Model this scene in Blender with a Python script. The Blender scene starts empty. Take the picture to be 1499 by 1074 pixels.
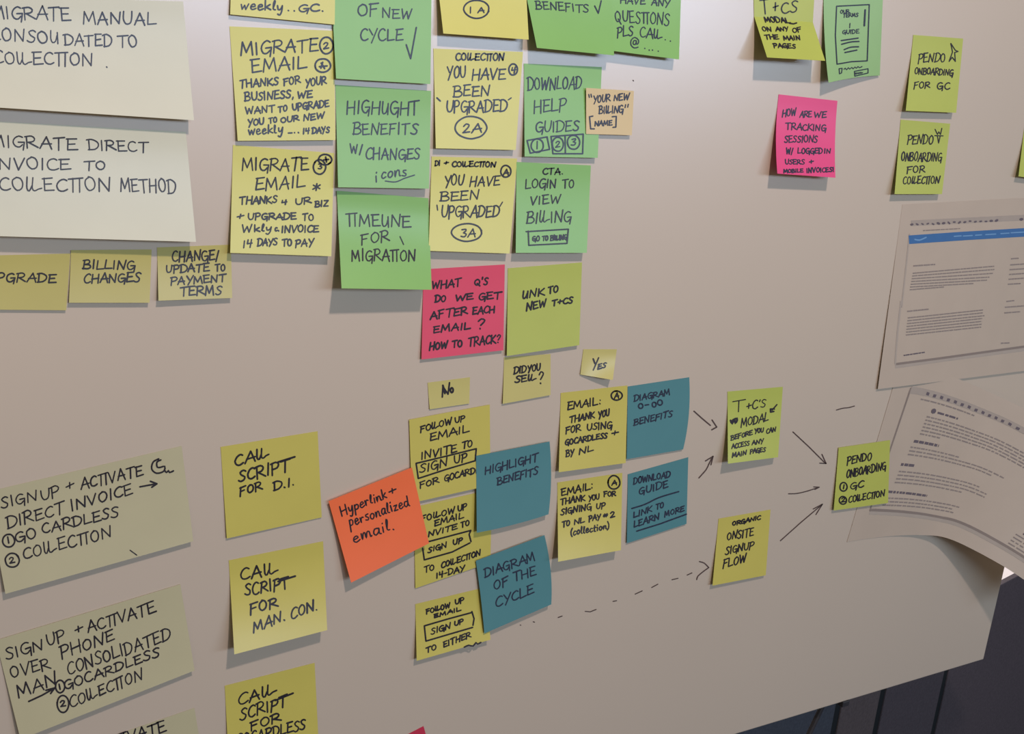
import bpy, math, random
from mathutils import Vector, Matrix

# ------------------------------------------------------------------ camera, world, light, exposure
PW, PH, FPX = 1499.0, 1074.0, 1440.0
YAW, PITCH, ROLL, DIST, CAMZ = 0.53021, -0.24906, 0.09047, 0.728, 1.5
scn = bpy.context.scene
C = scn.collection


def cam_axes():
    cy, sy, cp, sp = math.cos(YAW), math.sin(YAW), math.cos(PITCH), math.sin(PITCH)
    fw = Vector((sy * cp, cy * cp, sp)); rt = Vector((cy, -sy, 0)); up = rt.cross(fw)
    cr, sr = math.cos(ROLL), math.sin(ROLL)
    return rt * cr + up * sr, up * cr - rt * sr, fw


RT, UP, FW = cam_axes()
EYE = Vector((0, -DIST, CAMZ))
cam = bpy.data.objects.new('camera', bpy.data.cameras.new('camera'))
C.objects.link(cam)
cam.data.sensor_width = 36.0
cam.data.lens = FPX / PW * 36.0
cam.data.clip_start = 0.02
cam.matrix_world = Matrix(((RT.x, UP.x, -FW.x, EYE.x), (RT.y, UP.y, -FW.y, EYE.y), (RT.z, UP.z, -FW.z, EYE.z), (0, 0, 0, 1)))
scn.camera = cam
scn.view_settings.view_transform = 'Standard'
scn.view_settings.look = 'None'
scn.view_settings.gamma = 1.0
scn.view_settings.use_curve_mapping = False
scn.view_settings.exposure = 0.0

w = bpy.data.worlds.new('room_light'); scn.world = w; w.use_nodes = True
w.node_tree.nodes['Background'].inputs[0].default_value = (1.0, 0.80, 0.58, 1)
w.node_tree.nodes['Background'].inputs[1].default_value = 0.15


def area_light(name, loc, target, size, power, col, size_y=None):
    l = bpy.data.lights.new(name, 'AREA'); l.shape = 'RECTANGLE'; l.size = size; l.size_y = size_y or size
    l.energy = power; l.color = col
    o = bpy.data.objects.new(name, l); C.objects.link(o); o.location = loc
    o.rotation_euler = (Vector(target) - Vector(loc)).to_track_quat('-Z', 'Y').to_euler()
    return o


KEY = (0.32, -1.2, 2.66)
area_light('ceiling_spot', KEY, (0.45, 0, 1.4), 0.07, 19.75, (1.0, 0.80, 0.78))
area_light('board_glare_fill', (2.0, -4.0, 2.3), (2.0, 0, 2.3), 4.4, 108, (0.60, 0.75, 1.0), 0.6)  # unseen area light added for the cool glare over the board's upper part
area_light('room_bounce', (-0.9, -2.8, 1.0), (0.0, 0, 1.2), 2.4, 3.5, (1.0, 0.72, 0.45), 1.2)
area_light('table_fill', (2.4, 1.2, 2.7), (2.4, 1.0, 0.6), 0.9, 52, (1.0, 0.93, 0.90))  # unseen lamp added to brighten the white table behind the screen


# ------------------------------------------------------------------ helpers
def ray(px, py):
    return RT * ((px - PW / 2) / FPX) + UP * (-(py - PH / 2) / FPX) + FW


def at(px, py, h=0.0):
    """the point of the board plane (y = 0), raised h metres off it, that the pixel sees"""
    d = ray(px, py)
    return EYE + d * ((DIST - h) / d.y)


def lin(c):
    c /= 255.0
    return c / 12.92 if c <= 0.04045 else ((c + 0.055) / 1.055) ** 2.4


def mat(name, rgb, rough=0.8, grain=0.03, scale=60, spec=0.2, sheer=0.0):
    m = bpy.data.materials.new(name); m.use_nodes = True
    nt = m.node_tree; b = nt.nodes['Principled BSDF']
    b.inputs['Roughness'].default_value = rough
    b.inputs['Specular IOR Level'].default_value = spec
    tc = nt.nodes.new('ShaderNodeTexCoord'); n = nt.nodes.new('ShaderNodeTexNoise')
    n.inputs['Scale'].default_value = scale; n.inputs['Detail'].default_value = 4
    r = nt.nodes.new('ShaderNodeValToRGB')
    r.color_ramp.elements[0].position = 0.3; r.color_ramp.elements[1].position = 0.7
    r.color_ramp.elements[0].color = tuple(max(0, c * (1 - grain)) for c in rgb) + (1,)
    r.color_ramp.elements[1].color = tuple(min(1, c * (1 + grain)) for c in rgb) + (1,)
    nt.links.new(tc.outputs['Object'], n.inputs['Vector'])
    nt.links.new(n.outputs['Fac'], r.inputs['Fac']); nt.links.new(r.outputs['Color'], b.inputs['Base Color'])
    bp = nt.nodes.new('ShaderNodeBump'); bp.inputs['Strength'].default_value = 0.03; bp.inputs['Distance'].default_value = 0.001
    nt.links.new(n.outputs['Fac'], bp.inputs['Height']); nt.links.new(bp.outputs['Normal'], b.inputs['Normal'])
    if sheer:
        tr = nt.nodes.new('ShaderNodeBsdfTranslucent'); mx = nt.nodes.new('ShaderNodeMixShader')
        mx.inputs[0].default_value = sheer
        nt.links.new(r.outputs['Color'], tr.inputs['Color'])
        nt.links.new(b.outputs[0], mx.inputs[1]); nt.links.new(tr.outputs[0], mx.inputs[2])
        nt.links.new(mx.outputs[0], nt.nodes['Material Output'].inputs[0])
    return m


PAPER = {
    'pale': (0.648, 0.655, 0.477),
    'yellow': (0.672, 0.653, 0.157),
    'acid': (0.596, 0.539, 0.115),
    'small': (0.521, 0.473, 0.132),
    'green': (0.249, 0.519, 0.14),
    'lime': (0.471, 0.545, 0.106),
    'pink': (0.752, 0.08, 0.143),
    'tan': (0.684, 0.534, 0.247),
    'blue': (0.09, 0.261, 0.272),
    'orange': (0.921, 0.186, 0.061),
    'red': (0.589, 0.04, 0.084),
    'white': (0.537, 0.453, 0.345),
    'cream': (0.574, 0.525, 0.174),
    'khaki': (0.528, 0.503, 0.304),
    'olive': (0.499, 0.546, 0.108),
    'sketch': (0.313, 0.54, 0.224),
    'magenta': (0.8, 0.085, 0.24),
}
PM = {k: mat('paper_' + k, v, 0.38, 0.02, 25, 0.6, 0.10) for k, v in PAPER.items()}
INK = mat('black_marker', (0.022, 0.020, 0.026), 0.38, 0.2, 300, 0.4)
INKB = mat('navy_pen', (0.028, 0.036, 0.060), 0.38, 0.2, 300, 0.4)
INKD = mat('brown_pen', (0.085, 0.058, 0.05), 0.6, 0.2, 300)
BOARD = mat('board_white', (0.56, 0.485, 0.375), 0.30, 0.012, 3, 1.0)
bb = BOARD.node_tree.nodes['Principled BSDF']; bb.inputs['Coat Weight'].default_value = 0.75; bb.inputs['Coat Roughness'].default_value = 0.27
EDGE = mat('board_edge', (0.62, 0.60, 0.60), 0.5)
PRINT = mat('print_grey', (0.26, 0.22, 0.19), 0.8)
PRINTD = mat('print_dark', (0.13, 0.11, 0.12), 0.8)
BAR = mat('print_blue', (0.055, 0.155, 0.33), 0.8)
BARL = mat('print_pale_blue', (0.16, 0.32, 0.50), 0.8)
TOOL = mat('print_light_grey', (0.37, 0.32, 0.26), 0.8)
SH1 = mat('print_soft_border', (0.24, 0.20, 0.165), 0.8)
SH2 = mat('print_faint_border', (0.39, 0.34, 0.275), 0.8)


def mesh(name, vs, fs, m, parent=None, smooth=False, origin=None):
    me = bpy.data.meshes.new(name)
    o0 = Vector(origin) if origin is not None else Vector((0, 0, 0))
    me.from_pydata([tuple(Vector(v) - o0) for v in vs], [], fs); me.update()
    if smooth:
        for p in me.polygons: p.use_smooth = True
    me.materials.append(m)
    o = bpy.data.objects.new(name, me); C.objects.link(o)
    if parent is not None: o.parent = parent
    elif origin is not None: o.location = o0
    return o


def empty(name, loc, label, cat, group=None):
    o = bpy.data.objects.new(name, None); C.objects.link(o); o.location = loc; o.empty_display_size = 0.02
    o['label'] = label; o['category'] = cat
    if group: o['group'] = group
    return o


def quad_h(q):
    """projective map of the unit square (0,0 top left; 1,1 bottom right) onto TL TR BR BL, and its inverse"""
    (x0, y0), (x1, y1), (x2, y2), (x3, y3) = q
    dx1, dx2, dx3 = x1 - x2, x3 - x2, x0 - x1 + x2 - x3
    dy1, dy2, dy3 = y1 - y2, y3 - y2, y0 - y1 + y2 - y3
    det = dx1 * dy2 - dx2 * dy1
    g = (dx3 * dy2 - dx2 * dy3) / det; h = (dx1 * dy3 - dx3 * dy1) / det
    M = Matrix(((x1 - x0 + g * x1, x3 - x0 + h * x3, x0), (y1 - y0 + g * y1, y3 - y0 + h * y3, y0), (g, h, 1)))
    return M, M.inverted()


def ap(M, a, b):
    v = M @ Vector((a, b, 1)); return v.x / v.z, v.y / v.z


def paper_edge(o):
    sd = o.modifiers.new('thickness', 'SOLIDIFY'); sd.thickness = 0.00012; sd.offset = -1
    es = o.modifiers.new('sharp_rim', 'EDGE_SPLIT'); es.split_angle = math.radians(50)


class Sheet:
    """a sheet of paper on the board: outline, how far each lower corner has come away, and bowed edges"""
    def __init__(s, q, lift=(0.002, 0.002), base=0.0004, bow=(0, 0, 0), start=0.12, pw=1.6, kink=None):
        s.q, s.lift, s.base, s.bow, s.start, s.pw, s.kink = q, lift, base, bow, start, pw, kink
        if kink:      # kink = (v, left px, right px): a cross fold
            s.H1 = quad_h([q[0], q[1], kink[2], kink[1]]); s.H2 = quad_h([kink[1], kink[2], q[2], q[3]])
        else:
            s.H = quad_h(q)

    def bowed(s, u, v):   # right edge, left edge, lower edge
        r, l, b = s.bow
        return (r * u + l * (1 - u)) * 4 * v * (1 - v), b * v * 4 * u * (1 - u)

    def uv(s, x, y):
        if s.kink:
            k = s.kink[0]
            u, v = ap(s.H1[1], x, y)
            if v <= 1: return u, v * k
            u, v = ap(s.H2[1], x, y); return u, k + v * (1 - k)
        u, v = ap(s.H[1], x, y)
        for _ in range(4):
            dx, dy = s.bowed(u, v); u, v = ap(s.H[1], x - dx, y - dy)
        return u, v

    def px(s, u, v):
        if s.kink:
            k = s.kink[0]
            return ap(s.H1[0], u, v / k) if v <= k else ap(s.H2[0], u, (v - k) / (1 - k))
        x, y = ap(s.H[0], u, v); dx, dy = s.bowed(u, v); return x + dx, y + dy

    def h(s, u, v):
        st, pw = (s.kink[0], 1.15) if s.kink else (s.start, s.pw)
        t = max(0.0, (v - st) / (1 - st)) ** pw
        return s.base + (s.lift[0] * (1 - u) + s.lift[1] * u) * t

    def on(s, x, y, eps=0.00025):
        u, v = s.uv(x, y)
        return at(x, y, s.h(u, v) + eps)

    def up(s, x, y):     # image direction of the sheet's own vertical, per pixel of height
        u, v = s.uv(x, y)
        a = s.px(u, v - 0.05); b = s.px(u, v + 0.05)
        d = (a[0] - b[0], a[1] - b[1]); n = abs(d[1]) or 1
        return d[0] / n, d[1] / n

    def build(s, m, parent, org, n=14, name='paper'):
        vs, fs = [], []
        vv = [j / n for j in range(n + 1)]
        if s.kink: vv = sorted(set(vv + [s.kink[0]]))
        for v in vv:
            for i in range(n + 1):
                u = i / n; x, y = s.px(u, v); vs.append(at(x, y, s.h(u, v)))
        for j in range(len(vv) - 1):
            for i in range(n):
                a = j * (n + 1) + i; fs.append((a, a + n + 1, a + n + 2, a + 1))
        o = mesh(name, vs, fs, m, parent, not s.kink, org)
        paper_edge(o)
        return o


def resample(pts, smooth, step):
    if smooth and len(pts) > 2:
        out = []
        P = [(2 * pts[0][0] - pts[1][0], 2 * pts[0][1] - pts[1][1])] + list(pts) + [(2 * pts[-1][0] - pts[-2][0], 2 * pts[-1][1] - pts[-2][1])]
        for i in range(1, len(P) - 2):
            L = math.dist(P[i], P[i + 1]); k = max(2, min(8, int(L / step * 1.6) + 1))
            for t in range(k):
                t /= k
                out.append(tuple(0.5 * (2 * P[i][a] + (P[i + 1][a] - P[i - 1][a]) * t + (2 * P[i - 1][a] - 5 * P[i][a] + 4 * P[i + 1][a] - P[i + 2][a]) * t * t
                                        + (3 * P[i][a] - P[i - 1][a] - 3 * P[i + 1][a] + P[i + 2][a]) * t ** 3) for a in (0, 1)))
        out.append(pts[-1]); return out
    out = []
    for a, b in zip(pts, pts[1:]):
        k = max(1, int(math.dist(a, b) / step))
        for t in range(k): out.append((a[0] + (b[0] - a[0]) * t / k, a[1] + (b[1] - a[1]) * t / k))
    out.append(pts[-1]); return out


def ribbon(vs, fs, pts, wid, surf, smooth=False, step=6.0, cap=True):
    """one pen stroke: a strip wid pixels wide along pts, laid on surf"""
    if not smooth and len(pts) > 2 and cap:       # sharp turns start a new strip, so that no arm is pinched
        for i in range(1, len(pts) - 1):
            ax, ay = pts[i][0] - pts[i - 1][0], pts[i][1] - pts[i - 1][1]; bx, by = pts[i + 1][0] - pts[i][0], pts[i + 1][1] - pts[i][1]
            if ax * bx + ay * by < 0.75 * math.hypot(ax, ay) * math.hypot(bx, by):
                ribbon(vs, fs, pts[:i + 1], wid, surf, smooth, step); ribbon(vs, fs, pts[i:], wid, surf, smooth, step); return
    pts = resample(pts, smooth, step)
    q = [pts[0]]
    for p in pts[1:]:
        if math.dist(p, q[-1]) > 0.25: q.append(p)
    if len(q) == 1: q.append((q[0][0] + 0.4, q[0][1] + 0.2))
    hw = wid / 2; n = len(q); rows = []
    for i, p in enumerate(q):
        a = q[max(0, i - 1)]; b = q[min(n - 1, i + 1)]
        dx, dy = b[0] - a[0], b[1] - a[1]; L = math.hypot(dx, dy) or 1; dx /= L; dy /= L
        if cap and i == 0:
            rows.append((p[0] - dx * hw * .9 - dy * hw * .45, p[1] - dy * hw * .9 + dx * hw * .45, p[0] - dx * hw * .9 + dy * hw * .45, p[1] - dy * hw * .9 - dx * hw * .45))
        rows.append((p[0] - dy * hw, p[1] + dx * hw, p[0] + dy * hw, p[1] - dx * hw))
        if cap and i == n - 1:
            rows.append((p[0] + dx * hw * .9 - dy * hw * .45, p[1] + dy * hw * .9 + dx * hw * .45, p[0] + dx * hw * .9 + dy * hw * .45, p[1] + dy * hw * .9 - dx * hw * .45))
    b0 = len(vs)
    for r in rows: vs.append(surf(r[0], r[1])); vs.append(surf(r[2], r[3]))
    for i in range(len(rows) - 1):
        k = b0 + 2 * i; fs.append((k, k + 2, k + 3, k + 1))


# single-stroke hand: width, then strokes on a 10-unit cap height ("~" = curved)
G = {
 'A': '7|0,0 4,10 7,-.3|1,3.6 7,4', 'B': '6.5|.8,9.6 .4,-.2|~-.5,9.4 4,10 5.4,7.6 3.6,5.6 1,5|~1,5 5,4.8 6.6,2.4 4.4,.2 -.4,.2',
 'C': '6|~6,8.6 4.4,9.8 1.8,8.4 .3,4.6 1.4,1 4,.2 6.4,1.6', 'D': '7|1,9.6 .7,0|~-.5,9.2 3,10 6.6,7.6 6.8,4 4.4,.8 0,0',
 'E': '6|1,9.6 .6,.2 6.4,.8|0,9.4 5.8,9.8|.8,5 5,5.4', 'F': '6|1,9.6 .6,-.6|0,9.2 6,9.9|.8,5 4.8,5.5',
 'G': '6.8|~6,8.8 4,9.8 1.4,8 .4,4.4 1.6,1 4,.4 6,2.6|3.4,4.6 7,4.8 6.2,-2', 'H': '7|.8,10 .4,-.2|6.6,10 6.2,-.4|.4,4.6 6.6,5.2',
 'I': '2.4|1.2,9.8 1,0', 'J': '5|~4,10 4,2 2.4,0 0,1.6', 'K': '6.5|.8,10 .5,0|6,9.6 1,4.8 6.6,0', 'L': '5.6|.8,10 .4,.4 6,1',
 'M': '8.6|.4,-.4 1.2,9.6 4,2 7,9.8 8.2,-.2', 'N': '7.2|.6,0 1,9.4 6,.4 7,10.2', 'O': '6.6|~3.2,9.6 .8,7.6 .5,3.4 2.6,.2 5.4,1.6 6.2,5.4 5,8.8 2.8,9.8',
 'P': '6|1,9.6 .6,-1|~-.3,9.2 4,10 6,7.8 4.6,5 .8,4.2', 'Q': '7|~3.2,9.6 .8,7.6 .5,3.4 2.6,.2 5.4,1.6 6.2,5.4 5,8.8 2.8,9.8|3.6,3 6.8,-1.6',
 'R': '7|1,9.6 .6,-.4|~-.3,9.2 4,10 6,7.8 4.6,5.4 .8,4.6|2,4.6 7.4,.6', 'S': '5.6|~5.8,8.6 3.8,9.8 1.2,8.2 2.6,5.6 5,3.6 4.2,.8 1.8,.2 0,1.4',
 'T': '6.6|0,9.2 7.4,10|3.6,9.6 3.2,-.4', 'U': '6.6|~.6,9.8 .6,4 2.2,.4 5,1 6.2,5 6.4,10', 'V': '6.4|.4,9.8 2.8,0 6.6,10',
 'W': '9|.4,9.8 2,.2 4.6,7.6 6.4,.2 9,10.2', 'X': '6.4|.6,9.8 6,0|6.2,10 .4,0', 'Y': '6.4|.4,9.8 3,5|6.8,10.2 1.8,-1.4', 'Z': '6|.6,9.4 6,9.8 .4,.4 6.4,.6',
 '\u2016': '9|~.8,10 .6,2 2,.2 3.6,4|~4.2,9.6 3.8,2 5,.2 7,1.6 9.4,2.2', '\u00a3': '5.6|~.8,9.8 .5,3 1.6,.3 3.6,1.6 4.8,6|5,8.4 4.9,-.2',
 '\u03a0': '8|0,9 8.4,9.8|2.6,9.4 2.2,-.4|6.6,9.4 6.2,-.6',
 'a': '5|~4.4,5.2 1.6,5.6 .4,2.4 1.8,.2 4,2.6 4.5,5.2 4.3,1 5.4,.4', 'c': '4.2|~4.2,4.8 2,5.6 .4,2.6 1.8,.2 4.4,1.4', 'd': '5.2|~4,4.8 1.6,5.2 .4,2.2 2,.2 4.2,3 4.8,10 4.4,2 5.4,.3',
 'e': '4.6|~.6,2.8 4,3.6 3,5.6 1,4.6 .5,1.8 2,.1 4.8,1.4', 'h': '5|.6,10 .5,0|~.6,3 2.6,5.4 4,4 4.4,0', 'i': '2|1,5.4 1,.4|1.2,8 1.4,8.4', 'k': '4.8|.6,9.8 .5,0|4.2,5.6 1,2.8 4.8,.2',
 'l': '2.6|~.6,2 2,8 1.6,10 .8,7 .9,1.4 2.6,.8', 'm': '7.4|~.5,5.2 .7,0 1.8,4.8 3.2,5 3.5,.2 4.6,4.8 6.2,5 6.6,.4 7.6,.8', 'n': '5|~.5,5.2 .6,0 1.8,4.8 3.8,5.2 4.2,.8 5.2,.6',
 'o': '4.8|~2.4,5.4 .6,4 .7,1.2 2.6,.1 4.2,2 4,4.6 2.2,5.5', 'p': '5|1,5.6 .2,-5|~.8,4 2.8,5.6 4.6,4 3.6,.8 .8,.6', 'r': '4|~.6,5.4 .8,0 1.4,4 2.6,5.2 4,4.8',
 's': '4|~3.8,5.2 1.4,5.2 1.4,3.6 3.6,2 2.8,.2 .4,.8', 't': '4|1.8,9 1.6,.6 3.6,.6|.2,5.8 4,6.2', 'y': '4.8|~.5,5.4 1,1.6 3,2 4.4,5.6|~4.4,5.6 4,0 2.4,-4 .6,-3', 'z': '4.4|.5,5.2 4,5.4 .5,.3 4.4,.3',
 'w': '6.4|.4,5.4 1.4,.2 3.2,4.6 4.4,.2 6.4,6',
 '0': '6|~3,9.6 .6,5 2.8,0 5.6,4.6 3,9.8', '1': '3|1.4,9.4 1.2,0', '2': '6|~.8,7.6 2.6,9.8 5.2,8.4 4,5 .6,.6|.6,.6 6,.8', '3': '5.6|~.6,9 4.8,9.4 4.4,6.8 2.2,5.2 5.4,3.4 3.6,.2 .2,1',
 '4': '6|1,9.4 .6,4.4 5.8,4.8|4.8,9.6 4.2,-1', '+': '5.6|2.8,8 2.4,1.6|.2,4.4 5.6,5.4', '-': '4.4|.6,4.6 3.8,4.9', '.': '2.4|1,.6 1.4,.2', ',': '2.4|1.4,1 .6,-1.6', ':': '3|1.4,6.4 1.5,6|1.4,1.6 1.5,1.2',
 "'": '2|1.2,10.4 .8,7.8', '/': '4|3.8,10.4 .4,-.8', '?': '5|~.6,7.8 2.4,9.8 4.8,8.2 3.6,5.6 2.2,3.6|2,.8 2.2,.4', '!': '2.4|1.2,9.6 1,3|1,.8 1.1,.4', '#': '6|2,9 1,1|4.8,9 3.8,1|.4,6.4 6,7|0,3.2 5.6,3.8',
 '(': '3|~2.6,10.4 .8,6 1.2,1 2.8,-1.6', ')': '3|~.4,10.4 2.4,6 2,1 .4,-1.6', '@': '9|~6,6.4 3.8,6.8 2.8,4 4.6,3 6.2,6.4 6,3.4 7.6,3.6 8,7 4.6,9.6 1,7 .8,2.6 3.6,0 7.4,.6',
 '*': '6|3,9 3,1|.4,7.4 5.6,2.6|.4,2.8 5.6,7.2', '~': '14|~0,4 1,8 2,1 3.4,8 4.4,2 6,7 7,1 8.6,7 9.6,1.6 11,7 12,2 14,5', ' ': '3.6|',
}
GL = {}
for k, v in G.items():
    p = v.split('|')
    GL[k] = (float(p[0]), [(s[0] == '~', [tuple(float(c) for c in q.split(',')) for q in s.lstrip('~').split()]) for s in p[1:] if s])

Z = dict(Z1=(0, 0, 4.283), Z2=(0, 230, 4.283), Z3=(320, 0, 4.669), Z4=(320, 210, 4.669), Z5=(620, 0, 4.669), Z6=(620, 210, 4.669), Z7=(600, 370, 4.669), Z8=(850, 0, 9.34),
         Y1=(1080, 0, 6.246), Y2=(1290, 30, 7.158), Y3=(1290, 160, 7.158), Y4=(1100, 120, 6.714), Y5=(1279, 290, 6.714), Y6=(1279, 430, 6.714), Y7=(1279, 560, 6.714),
         X1=(0, 630, 4.883), X2=(0, 854, 4.883), X3=(300, 620, 4.669), X4=(300, 844, 4.669), X5=(590, 580, 6.246), X6=(590, 710, 6.246), X7=(590, 850, 6.246), X8=(800, 540, 6.246),
         V1=(800, 660, 6.246), V2=(1000, 560, 6.246), V3=(1000, 720, 6.246), V4=(1130, 580, 6.246), V6=(740, 820, 4.669), Q1=(1180, 0, 8.26), Q2=(1090, 0, 8.95))


def zp(z, x, y):
    a, b, s = Z[z]; return a + x / s, b + y / s


def lig(t):
    if '|' in t: return t.replace('|', '')
    for a, b in (('LL', '\u2016'), ('LI', '\u00a3'), ('TI', '\u03a0')): t = t.replace(a, b)
    return t


def write(vs, fs, sheet, z, t, x0, y0, x1, y1, h, wid, rng):
    a = zp(z, x0, y0); b = zp(z, x1, y1); h = h / Z[z][2]
    t = lig(t); gap = 1.3
    tot = sum(GL[c][0] for c in t) + gap * (len(t) - 1)
    ex = ((b[0] - a[0]) / tot, (b[1] - a[1]) / tot)
    x = 0.0
    for c in t:
        gw, st = GL[c]
        ox, oy = a[0] + ex[0] * x, a[1] + ex[1] * x
        ux, uy = sheet.up(ox, oy)
        k = h / 10 * rng.uniform(.90, 1.04); sw = rng.uniform(.94, 1.06); sl = rng.uniform(-.03, .09); dy = rng.uniform(-.05, .05) * h
        for sm, pts in st:
            P = []
            for gx, gy in pts:
                gx = gx * sw + rng.uniform(-.14, .14); gy = gy + rng.uniform(-.16, .16)
                P.append((ox + ex[0] * gx + (ux + sl) * k * gy, oy + ex[1] * gx + uy * k * gy + dy))
            ribbon(vs, fs, P, wid * rng.uniform(.78, 1.0), sheet.on, sm)
        x += gw + gap


def note(name, quad, colour, label, cat='sticky note', lift=(2, 2), layer=0, items=(), z='Z1', ink=None, wid=2.6, group=None, seed=None, **kw):
    """one note: Empty > paper, a lettering mesh per written line, a drawing mesh per drawn mark"""
    sh = Sheet(quad, (lift[0] / 1000, lift[1] / 1000), 0.0004 + layer * 0.0005, **kw)
    mx = sh.px(.5, 0); org = at(mx[0], mx[1], sh.base)
    e = empty(name, org, label, cat, group)
    sh.build(PM[colour], e, org)
    rng = random.Random(seed or label)
    ink = ink or INK
    cur = None; line = None
    def flush():
        nonlocal line
        if line and line[1]: mesh(line[2], line[0], line[1], ink, e, False, org)
        line = None
    for it in items:
        if isinstance(it, str):
            if it in Z: z = it
            continue
        k = it[0]
        if k == 'L':            # a line of writing: several words
            flush(); line = ([], [], 'lettering')
            for wd in it[1:]:
                write(line[0], line[1], sh, z, *wd, wid, rng)
        elif k in 'PS':         # a drawn mark
            flush(); line = ([], [], 'drawn_line')
            ribbon(line[0], line[1], [zp(z, *p) for p in it[1]], it[2] if len(it) > 2 else wid, sh.on, k == 'S')
        elif k == 'O':
            flush(); line = ([], [], 'drawn_circle')
            cx, cy, rx, ry = it[1:5]
            a0 = rng.uniform(0, 6.28)
            pts = [(cx + rx * math.cos(a0 + t / 14 * 6.7) * rng.uniform(.97, 1.03), cy + ry * math.sin(a0 + t / 14 * 6.7) * rng.uniform(.97, 1.03)) for t in range(15)]
            ribbon(line[0], line[1], [zp(z, *p) for p in pts], wid, sh.on, True)
    flush()
    return e


# ------------------------------------------------------------------ the setting
def box(vs, fs, lo, hi, M=None):
    b = len(vs)
    for x in (lo[0], hi[0]):
        for y in (lo[1], hi[1]):
            for zz in (lo[2], hi[2]):
                v = Vector((x, y, zz)); vs.append(M @ v if M else v)
    for f in ((0, 1, 3, 2), (4, 6, 7, 5), (0, 4, 5, 1), (2, 3, 7, 6), (0, 2, 6, 4), (1, 5, 7, 3)): fs.append(tuple(b + i for i in f))


def boxobj(name, lo, hi, m, parent=None, origin=None, bevel=0.0, M=None):
    vs, fs = [], []; box(vs, fs, lo, hi, M)
    o = mesh(name, vs, fs, m, parent, False, origin)
    if bevel:
        bv = o.modifiers.new('bevel', 'BEVEL'); bv.width = bevel; bv.segments = 2
    return o


CARPET = mat('dark_carpet', (0.045, 0.04, 0.045), 0.95, 0.3, 400)
WALL = mat('white_wall', (0.80, 0.77, 0.78), 0.9, 0.01, 8)
fl = boxobj('floor', (-3.5, -3.5, -0.1), (5.5, 2.4, 0), CARPET); fl['kind'] = 'structure'
wb = boxobj('wall_back', (-3.5, 2.4, 0), (5.5, 2.52, 2.9), WALL); wb['kind'] = 'structure'

# the white presentation board on a floor stand
bx0, bx1 = -1.05, at(1440, 965).x
bz0 = at(1440, 965).z; bz1 = 2.05
bo = (0.1, 0.0, 0.0)
bd = empty('presentation_board', bo, 'large white board covered in sticky notes with pen arrows drawn between them', 'board')
boxobj('panel', (bx0, 0, bz0), (bx1, 0.012, bz1), BOARD, bd, bo, 0.0015)
METAL = mat('dark_stand_metal', (0.03, 0.03, 0.033), 0.45, 0.1, 100, 0.5)


def tube(name, a, b, r, m, parent, org, seg=10):
    a, b = Vector(a), Vector(b); d = (b - a).normalized()
    s = d.cross(Vector((0, 1, 0.01))).normalized(); t = d.cross(s)
    vs, fs = [], []
    for p in (a, b):
        for i in range(seg):
            an = 2 * math.pi * i / seg; vs.append(p + s * r * math.cos(an) + t * r * math.sin(an))
    for i in range(seg): fs.append((i, (i + 1) % seg, seg + (i + 1) % seg, seg + i))
    fs.append(tuple(range(seg))[::-1]); fs.append(tuple(range(seg, 2 * seg)))
    return mesh(name, vs, fs, m, parent, False, org)


pv = at(1237, 1029); lg0 = at(1217, 1074)
ldir = (lg0 - pv); k = pv.z / (pv.z - lg0.z)
foot = Vector((pv.x + ldir.x * k, 0.05, 0.0))
tube('leg', (pv.x, 0.022, pv.z + 0.02), (foot.x, foot.y, 0.004), 0.0035, METAL, bd, bo)
tube('leg', (-0.75, 0.022, bz0 + 0.02), (-0.9, 0.05, 0.004), 0.0035, METAL, bd, bo)
boxobj('leg_bracket', (pv.x - 0.006, -0.002, pv.z - 0.004), (pv.x + 0.006, 0.026, pv.z + 0.004), METAL, bd, bo, 0.001)
for xx in (-0.75, bx1 - 0.25):
    boxobj('rear_rail', (xx - 0.02, 0.012, bz0 + 0.0), (xx + 0.02, 0.03, bz1 - 0.1), METAL, bd, bo, 0.002)


class Flat:
    def __init__(s, e=0.0003): s.e = e
    def on(s, x, y): return at(x, y, s.e)


FL = Flat()


def boardmark(z, strokes, name, wid=2.0, smooth=False):
    vs, fs = [], []
    for p in strokes: ribbon(vs, fs, [zp(z, *q) for q in p], wid * .82, FL.on, smooth or len(p) > 3)
    mesh(name, vs, fs, INKD, bd, False, bo)


boardmark('V2', [[(100, 260), (178, 330), (250, 390)], [(265, 340), (308, 405), (262, 430)]], 'drawn_arrow', 2.3)
boardmark('V2', [[(145, 870), (210, 795), (240, 735), (268, 680)], [(205, 715), (275, 672), (255, 750)]], 'drawn_arrow', 2.2)
boardmark('V2', [[(1005, 450), (1150, 585), (1300, 735)], [(1270, 655), (1308, 738), (1250, 735)]], 'drawn_arrow', 2.0)
boardmark('V2', [[(965, 1015), (1040, 1012), (1130, 992), (1245, 955)], [(1195, 952), (1245, 955), (1205, 975)]], 'drawn_arrow', 1.9)
boardmark('V3', [[(890, 445), (1080, 275), (1270, 115)], [(1190, 155), (1275, 110), (1215, 205)]], 'drawn_arrow', 1.9)
boardmark('V4', [[(590, 125), (650, 108), (700, 103), (755, 88)]], 'drawn_dash', 1.8)
boardmark('V3', [[(150, 635), (195, 650), (235, 690)], [(235, 690), (180, 730), (135, 770), (125, 800)]], 'drawn_arrow_tip', 2.0, True)
for p in ([(101, 441), (105, 443)], [(190, 419), (199, 422)], [(360, 390), (388, 380)], [(545, 348), (580, 351), (620, 335)], [(735, 280), (760, 275)], [(887, 230), (935, 208)],
          [(1000, 185), (1042, 162)], [(1138, 132), (1180, 122)], [(1242, 100), (1275, 85)]):
    boardmark('V6', [p], 'drawn_dash', 1.7)
boardmark('Z5', [[(1432, 548), (1436, 553)]], 'pen_speck', 1.6)

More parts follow.
